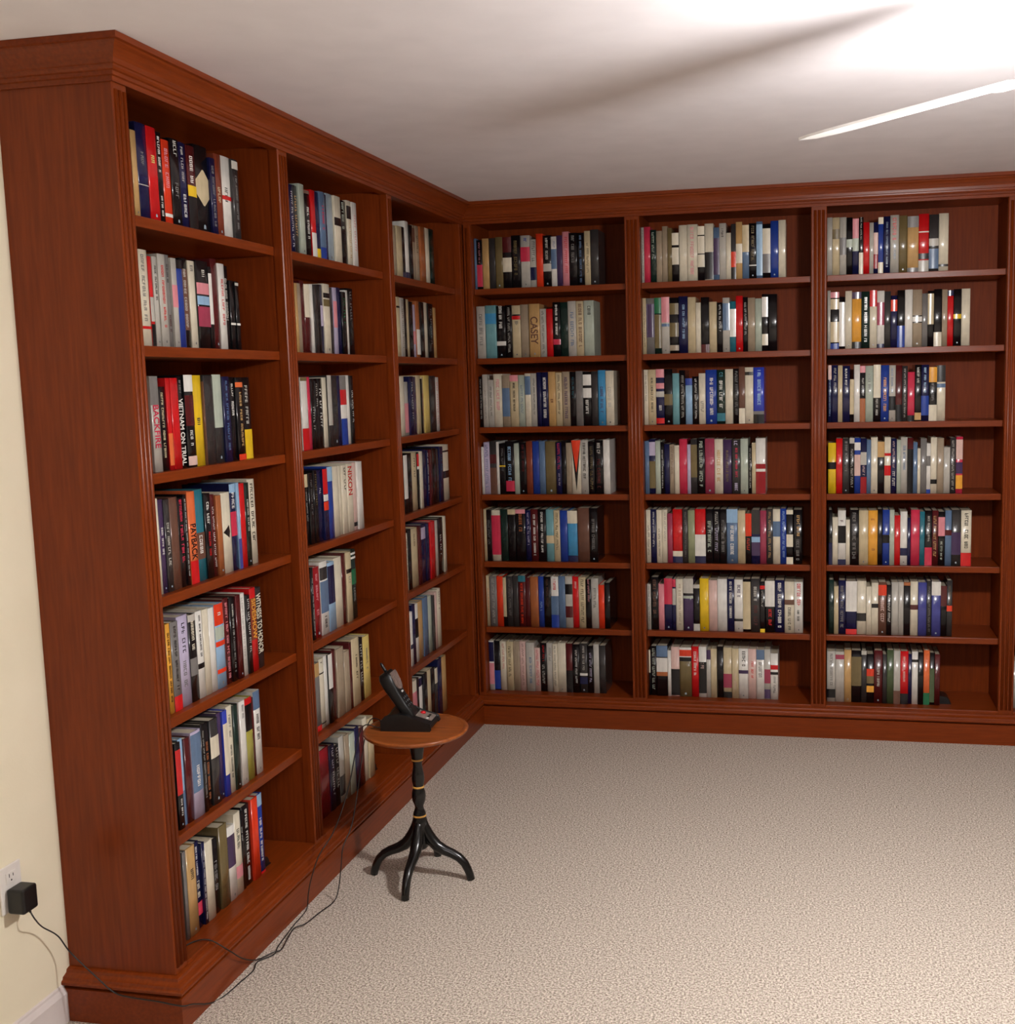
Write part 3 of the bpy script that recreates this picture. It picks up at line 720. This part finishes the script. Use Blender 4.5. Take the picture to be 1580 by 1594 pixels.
# ------------------------------------------------------------------ black bookends
def bookend(loc, rz, label):
    t = thing('bookend', label, 'bookend', loc, rz, 'black bookends on the bottom shelves')
    pr = [(0.0, 0.0), (0.046, 0.0), (0.046, 0.006), (0.043, 0.016), (0.036, 0.026), (0.026, 0.032), (0.012, 0.035), (0.0, 0.036)]
    m = MB()
    n = len(pr)
    m.v += [(x, 0.0, z) for x, z in pr] + [(x, 0.085, z) for x, z in pr]
    for i in range(n):
        j = (i + 1) % n
        m.f.append((i, j, n + j, n + i))
    m.f += [tuple(range(n)), tuple(reversed(range(n, 2 * n)))]
    m.m = [0] * len(m.f)
    m.sm = [False] * len(m.f)
    m.build('wedge_body', M_PLASTIC, t)
    MB().box(0.0, 0.05, -0.003, 0.088, 0.0, 0.0022).build('foot_plate', M_PLASTIC, t)
bookend((-0.075, ends['L1R7'] + 0.002, SHELF_Z[6] + 0.0004), math.pi / 2, "black wedge bookend beside the blue book, left bookcase's nearest bay")
bookend((-0.075, ends['L2R7'] + 0.002, SHELF_Z[6] + 0.0004), math.pi / 2, "black wedge bookend beside cream books behind the round table")
bookend((ends['B3R7'] + 0.002, 0.085, SHELF_Z[6] + 0.0004), 0.0, "black wedge bookend beside maroon book, back bookcase's third bay")

# ------------------------------------------------------------------ pedestal table
TX, TY, TZ = 0.322, -1.662, 0.510
tb = thing('pedestal_table', 'small round table with wooden top on black pedestal with four curved legs', 'table', (TX, TY, 0), 0.03)
top = MB().lathe([(0.0, TZ - 0.016), (0.150, TZ - 0.016), (0.163, TZ - 0.014), (0.169, TZ - 0.009), (0.171, TZ - 0.004), (0.169, TZ), (0.158, TZ + 0.001),
            (0.156, TZ - 0.001), (0.153, TZ - 0.001), (0.0, TZ - 0.001)], 72).build('table_top', M_TOP, tb)
MB().lathe([(0.0000, 0.492), (0.0500, 0.4935), (0.0500, 0.486), (0.0260, 0.480), (0.0258, 0.462), (0.0224, 0.436), (0.0185, 0.414), (0.0185, 0.400), (0.0146, 0.394),
            (0.0151, 0.380), (0.0185, 0.360), (0.0207, 0.344), (0.0202, 0.330), (0.0168, 0.318), (0.0185, 0.305), (0.0218, 0.295), (0.0230, 0.280), (0.0207, 0.264),
            (0.0151, 0.250), (0.0140, 0.242), (0.0168, 0.232), (0.0207, 0.222), (0.0213, 0.206), (0.0241, 0.200), (0.0252, 0.185), (0.0263, 0.140), (0.0252, 0.108), (0.0179, 0.100), (0.0000, 0.098)],
           32).build('pedestal', M_BLACK, tb)
for zz, rr in ((0.405, 0.0190), (0.312, 0.0186), (0.214, 0.0214)):
    MB().lathe([(rr - 0.003, zz - 0.0035), (rr, zz - 0.0030), (rr + 0.0008, zz), (rr, zz + 0.0030), (rr - 0.003, zz + 0.0035)], 32).build('gold_ring', M_GOLD, tb)
leg_pts = [(0.010, 0.202), (0.015, 0.178), (0.024, 0.154), (0.037, 0.131), (0.056, 0.111), (0.081, 0.097), (0.107, 0.087), (0.129, 0.075), (0.147, 0.057), (0.158, 0.036), (0.165, 0.016), (0.168, 0.0008)]
leg_r = [0.0120, 0.0155, 0.0185, 0.0200, 0.0190, 0.0170, 0.0155, 0.0146, 0.0140, 0.0134, 0.0130, 0.0130]
leg_me = None
for k in range(4):
    if leg_me is None:
        o = MB().tube([(x, 0, z) for x, z in leg_pts], leg_r, 12).build('leg', M_BLACK, tb)
        leg_me = o.data
    else:
        o = bpy.data.objects.new('leg', leg_me)
        COL.objects.link(o)
        o.parent = tb
    o.rotation_euler = (0, 0, k * math.pi / 2)

# ------------------------------------------------------------------ cordless phone on its base
PHX, PHY, PHR = TX - 0.036, TY + 0.020, 0.08
ph = thing('telephone', 'black cordless telephone standing in its base on the round table', 'telephone', (PHX, PHY, TZ + 0.0012), PHR)
def side_prism(pr, y0, y1):
    m = MB()
    n = len(pr)
    m.v += [(x, y0, z) for x, z in pr] + [(x, y1, z) for x, z in pr]
    for i in range(n):
        j = (i + 1) % n
        m.f.append((i, j, n + j, n + i))
    m.f += [tuple(range(n)), tuple(reversed(range(n, 2 * n)))]
    m.m = [0] * len(m.f)
    m.sm = [False] * len(m.f)
    return m
base = side_prism([(-0.070, 0), (0.088, 0), (0.092, 0.006), (0.088, 0.020), (0.030, 0.038), (0.012, 0.048), (-0.020, 0.052), (-0.055, 0.046), (-0.070, 0.030)], -0.058, 0.058).build('phone_base', M_PLASTIC, ph, bevel=0.006, seg=3)
pan = side_prism([(0.030, 0.0375), (0.084, 0.0205), (0.0845, 0.0222), (0.0305, 0.0392)], -0.012, 0.050).build('control_panel', M_GREY, base)
MB().lathe([(0.0, 0.008), (0.006, 0.007), (0.009, 0.004), (0.0095, 0.0)], 16, c=(0.045, 0.030, 0.0335)).build('red_button', M_REDBTN, pan)
for bx, by in ((0.068, -0.004), (0.068, 0.014), (0.068, 0.032)):
    MB().box(bx - 0.004, bx + 0.004, by - 0.005, by + 0.005, 0.026, 0.0295).build('button', M_SILVER if by == -0.004 else M_PLASTIC, pan, bevel=0.001)
# handset, leaning back out of the cradle
hs = bpy.data.objects.new('handset', None)
COL.objects.link(hs)
hs.parent = ph
hs.location = (0.018, 0, 0.030)
hs.rotation_euler = (0, math.radians(-30), 0)
hs.scale = (1.35, 1.25, 1.0)
sec = []
for z, half, fx, bx in ((0.000, 0.021, 0.012, -0.013), (0.012, 0.024, 0.014, -0.015), (0.050, 0.0245, 0.012, -0.016), (0.095, 0.0255, 0.012, -0.018), (0.130, 0.027, 0.015, -0.020), (0.158, 0.026, 0.017, -0.019), (0.172, 0.020, 0.013, -0.014)):
    ring = []
    for k in range(20):
        a = 2 * math.pi * k / 20
        ca, sa = math.cos(a), math.sin(a)
        q = 0.5
        ex, ey = math.copysign(abs(ca) ** q, ca), math.copysign(abs(sa) ** q, sa)
        ring.append(((fx + bx) / 2 + (fx - bx) / 2 * ex, half * ey, z))
    sec.append(ring)
m = MB()
for r in sec:
    m.v += r
for i in range(len(sec) - 1):
    for k in range(20):
        k2 = (k + 1) % 20
        m.f.append((i * 20 + k, i * 20 + k2, (i + 1) * 20 + k2, (i + 1) * 20 + k))
        m.sm.append(True)
m.f += [tuple(reversed(range(20))), tuple((len(sec) - 1) * 20 + k for k in range(20))]
m.sm += [False, False]
m.m = [0] * len(m.f)
m.build('handset_body', M_PLASTIC, hs)
# earpiece / display panel on the face, rounded at its lower end
pp = [(-0.016, 0.164), (0.016, 0.164), (0.0195, 0.155), (0.0195, 0.118), (0.015, 0.106), (0.006, 0.100), (-0.006, 0.100), (-0.015, 0.106), (-0.0195, 0.118), (-0.0195, 0.155)]
m = MB()
def facex(z):
    return 0.0128 + max(0, (z - 0.10)) * 0.085 if z < 0.158 else 0.0178
m.v += [(facex(z) + 0.0018, y, z) for y, z in pp] + [(facex(z) - 0.006, y, z) for y, z in pp]
n = len(pp)
for i in range(n):
    j = (i + 1) % n
    m.f.append((i, j, n + j, n + i))
m.f += [tuple(range(n)), tuple(reversed(range(n, 2 * n)))]
m.m, m.sm = [0] * len(m.f), [False] * len(m.f)
m.build('display_panel', M_DISPLAY, hs)
MB().box(0.010, 0.0142, -0.0045, 0.0045, 0.088, 0.094).build('talk_button', M_SILVER, hs, bevel=0.001)
for rI in range(4):
    for cI in range(3):
        MB().box(0.009, 0.0133, -0.0155 + cI * 0.012, -0.0085 + cI * 0.012, 0.024 + rI * 0.014, 0.032 + rI * 0.014).build('key', M_PLASTIC, hs, bevel=0.001, seg=1)
MB().lathe([(0.0045, 0.0), (0.0042, 0.010), (0.0036, 0.030), (0.0030, 0.036), (0.0, 0.038)], 12, c=(-0.004, 0.016, 0.168)).build('antenna', M_PLASTIC, hs)

# ------------------------------------------------------------------ outlet, adapter, cords
ol = thing('wall_outlet', 'white wall outlet plate beside the bookcase end', 'outlet', (-D, -2.765, 0.436), 0)
MB().box(0.0003, 0.006, -0.036, 0.036, -0.058, 0.058).build('cover_plate', M_WHITE, ol, bevel=0.0025)
for sz in (0.027, -0.024):
    f = MB().box(0.0058, 0.0078, -0.017, 0.017, sz - 0.014, sz + 0.014).build('socket_face', M_WHITE, ol, bevel=0.002)
    if sz > 0:
        for yy, hh in ((-0.0065, 0.0045), (0.0065, 0.0035)):
            MB().box(0.0076, 0.0082, yy - 0.0011, yy + 0.0011, sz + 0.001, sz + 0.001 + 2 * hh).build('slot', M_SLOT, f)
        MB().lathe([(0.0022, 0.0), (0.0022, 0.0006), (0, 0.0006)], 12).build('ground_hole', M_SLOT, f).matrix_local = Matrix.Translation((0.0077, 0, sz - 0.007)) @ Matrix.Rotation(math.pi / 2, 4, 'Y')
ad = thing('power_adapter', 'black plug-in power adapter in the white wall outlet', 'adapter', (-D + 0.0084, -2.762, 0.409), 0)
MB().box(0.0, 0.046, -0.026, 0.026, -0.031, 0.031).build('adapter_body', M_PLASTIC, ad, bevel=0.006, seg=3)
MB().tube([(0.026, 0.012, -0.030), (0.027, 0.014, -0.036), (0.028, 0.016, -0.043)], [0.0042, 0.0036, 0.0028], 10).build('strain_relief', M_PLASTIC, ad)

def smooth_path(pts, n=8):
    P = [Vector(p) for p in pts]
    out = []
    for i in range(len(P) - 1):
        p0, p1, p2, p3 = P[max(i - 1, 0)], P[i], P[i + 1], P[min(i + 2, len(P) - 1)]
        for k in range(n):
            t = k / n
            out.append(0.5 * ((2 * p1) + (p2 - p0) * t + (2 * p0 - 5 * p1 + 4 * p2 - p3) * t * t + (3 * p1 - p0 - 3 * p2 + p3) * t ** 3))
    out.append(P[-1])
    return out
CORDS = [
 ('power_cord', [(-0.2726, -2.7460, 0.3660), (-0.2640, -2.7420, 0.3450), (-0.2808, -2.7000, 0.3033), (-0.2715, -2.6600, 0.2597), (-0.2623, -2.6300, 0.1996), (-0.1950, -2.6280, 0.1381), (-0.1544, -2.6175, 0.0939), (-0.1058, -2.6170, 0.0842), (-0.0330, -2.6170, 0.0806), (0.0335, -2.6170, 0.0747), (0.0430, -2.5812, 0.0599), (0.0334, -2.4791, 0.0030), (0.0496, -2.4353, 0.0030), (0.0562, -2.3687, 0.0030), (0.0610, -2.3100, 0.0030), (0.0492, -2.2625, 0.0030), (0.0759, -2.2184, 0.0030), (0.0658, -2.1717, 0.0030), (0.0577, -2.1037, 0.0030), (0.0512, -2.0325, 0.0030), (0.0446, -1.9453, 0.0030), (0.0490, -1.9354, 0.0493), (0.0543, -1.9235, 0.0906), (0.0686, -1.8912, 0.1554), (0.0924, -1.8377, 0.2064), (0.1104, -1.7970, 0.2704), (0.1271, -1.7594, 0.3582), (0.1480, -1.6970, 0.5130), (0.2020, -1.6820, 0.5140), (0.2340, -1.6640, 0.5220)]),
 ('line_cord', [(-0.0450, -2.5150, 0.1464), (-0.0420, -2.4450, 0.1464), (-0.0010, -2.4195, 0.1464), (0.0470, -2.4012, 0.1095), (0.0450, -2.3324, 0.0500), (0.0441, -2.2600, 0.0070), (0.0707, -2.2157, 0.0070), (0.0879, -2.1945, 0.0070), (0.0780, -2.1432, 0.0070), (0.0662, -2.0705, 0.0070), (0.0863, -2.0390, 0.0070), (0.0982, -1.9622, 0.0070), (0.1105, -1.8865, 0.0070), (0.1155, -1.8602, 0.0378), (0.1192, -1.8410, 0.1044), (0.1220, -1.8260, 0.1604), (0.1314, -1.7765, 0.2115), (0.1381, -1.7416, 0.2914), (0.1480, -1.6420, 0.5130), (0.2120, -1.6420, 0.5140), (0.2360, -1.6500, 0.5240)])]
for nm, pts in CORDS:
    own = ad if nm == 'power_cord' else ph
    bpy.context.view_layer.update()
    o = MB().tube(smooth_path(pts), 0.0018, 8).build(nm, M_CORD, own)
    o.matrix_parent_inverse = own.matrix_world.inverted()

# ------------------------------------------------------------------ ceiling fan with light
FX, FY = 2.157, -2.568
BLADE_PITCH = -10.3
fan = thing('ceiling_fan', 'white ceiling fan whose long blade reaches in below the ceiling at upper right', 'ceiling fan', (FX, FY, 2.232), 0)
MB().lathe([(0.0, 0.2075), (0.070, 0.2075), (0.068, 0.185), (0.045, 0.160), (0.020, 0.152), (0.0, 0.152)], 40).build('canopy', M_FANW, fan)
MB().lathe([(0.013, 0.060), (0.013, 0.158)], 20).build('down_rod', M_FANW, fan)
MB().lathe([(0.0, 0.078), (0.050, 0.076), (0.085, 0.060), (0.096, 0.035), (0.096, 0.0), (0.080, -0.028), (0.050, -0.040), (0.0, -0.042)], 44).build('motor_housing', M_FANW, fan)
MB().lathe([(0.0, -0.040), (0.040, -0.041), (0.042, -0.085), (0.070, -0.098), (0.072, -0.108), (0.0, -0.108)], 36).build('switch_housing', M_FANW, fan)
MB().lathe([(0.066, -0.1085), (0.088, -0.120), (0.098, -0.140), (0.094, -0.166), (0.074, -0.188), (0.042, -0.200), (0.0, -0.204)], 40).build('light_bowl', M_FANLIGHT, fan)
A0 = math.atan2(-2.158 - FY, 1.590 - FX)
def blade_parts():
    outl = []
    L0, L1 = 0.165, 0.703
    for t in range(0, 13):
        x = L0 + (L1 - L0) * t / 12
        hw = 0.050 + 0.016 * min(1, t / 9.0)
        if t == 12:
            hw *= 0.55
        elif t == 11:
            hw *= 0.90
        outl.append((x, hw))
    poly = [(x, -h) for x, h in outl] + [(x, h) for x, h in reversed(outl)]
    return poly
bl_poly = blade_parts()
bl_me = br_me = None
for k in range(3):
    ang = A0 + k * 2 * math.pi / 3
    Mx = Matrix.Rotation(ang, 4, 'Z') @ Matrix.Rotation(math.atan2(0.032, 0.703), 4, 'Y') @ Matrix.Rotation(math.radians(BLADE_PITCH), 4, 'X')
    if bl_me is None:
        b = MB().prism(bl_poly, -0.003, 0.003).build('blade', M_FANW, fan)
        bl_me = b.data
        br = MB().box(0.085, 0.215, -0.020, 0.020, -0.011, -0.0032).build('blade_bracket', M_BRASS, b, bevel=0.003)
        br_me = br.data
    else:
        b = bpy.data.objects.new('blade', bl_me)
        COL.objects.link(b)
        b.parent = fan
        br = bpy.data.objects.new('blade_bracket', br_me)
        COL.objects.link(br)
        br.parent = b
    b.matrix_local = Mx

# unseen fill light added behind the camera to brighten end panel and ceiling
rl = thing('fill_light', 'added fill light behind the camera, shaped as a glass globe pendant', 'fill light', (1.45, -5.75, H), 0)
MB().lathe([(0.0, -0.0005), (0.065, -0.0005), (0.062, -0.018), (0.02, -0.030), (0.0, -0.030)], 40).build('canopy', M_BRASS, rl)
MB().lathe([(0.008, -0.028), (0.008, -0.275)], 16).build('down_rod', M_BRASS, rl)
MB().lathe([(0.0, -0.262), (0.040, -0.264), (0.042, -0.290), (0.0, -0.292)], 32).build('globe_holder', M_BRASS, rl)
MB().lathe([(0.036, -0.291), (0.066, -0.305), (0.092, -0.335), (0.100, -0.375), (0.092, -0.415), (0.066, -0.445), (0.036, -0.460), (0.0, -0.465)], 40).build('globe', M_FILLLIGHT, rl)
print('single books', n_single, 'objects', len(bpy.data.objects))
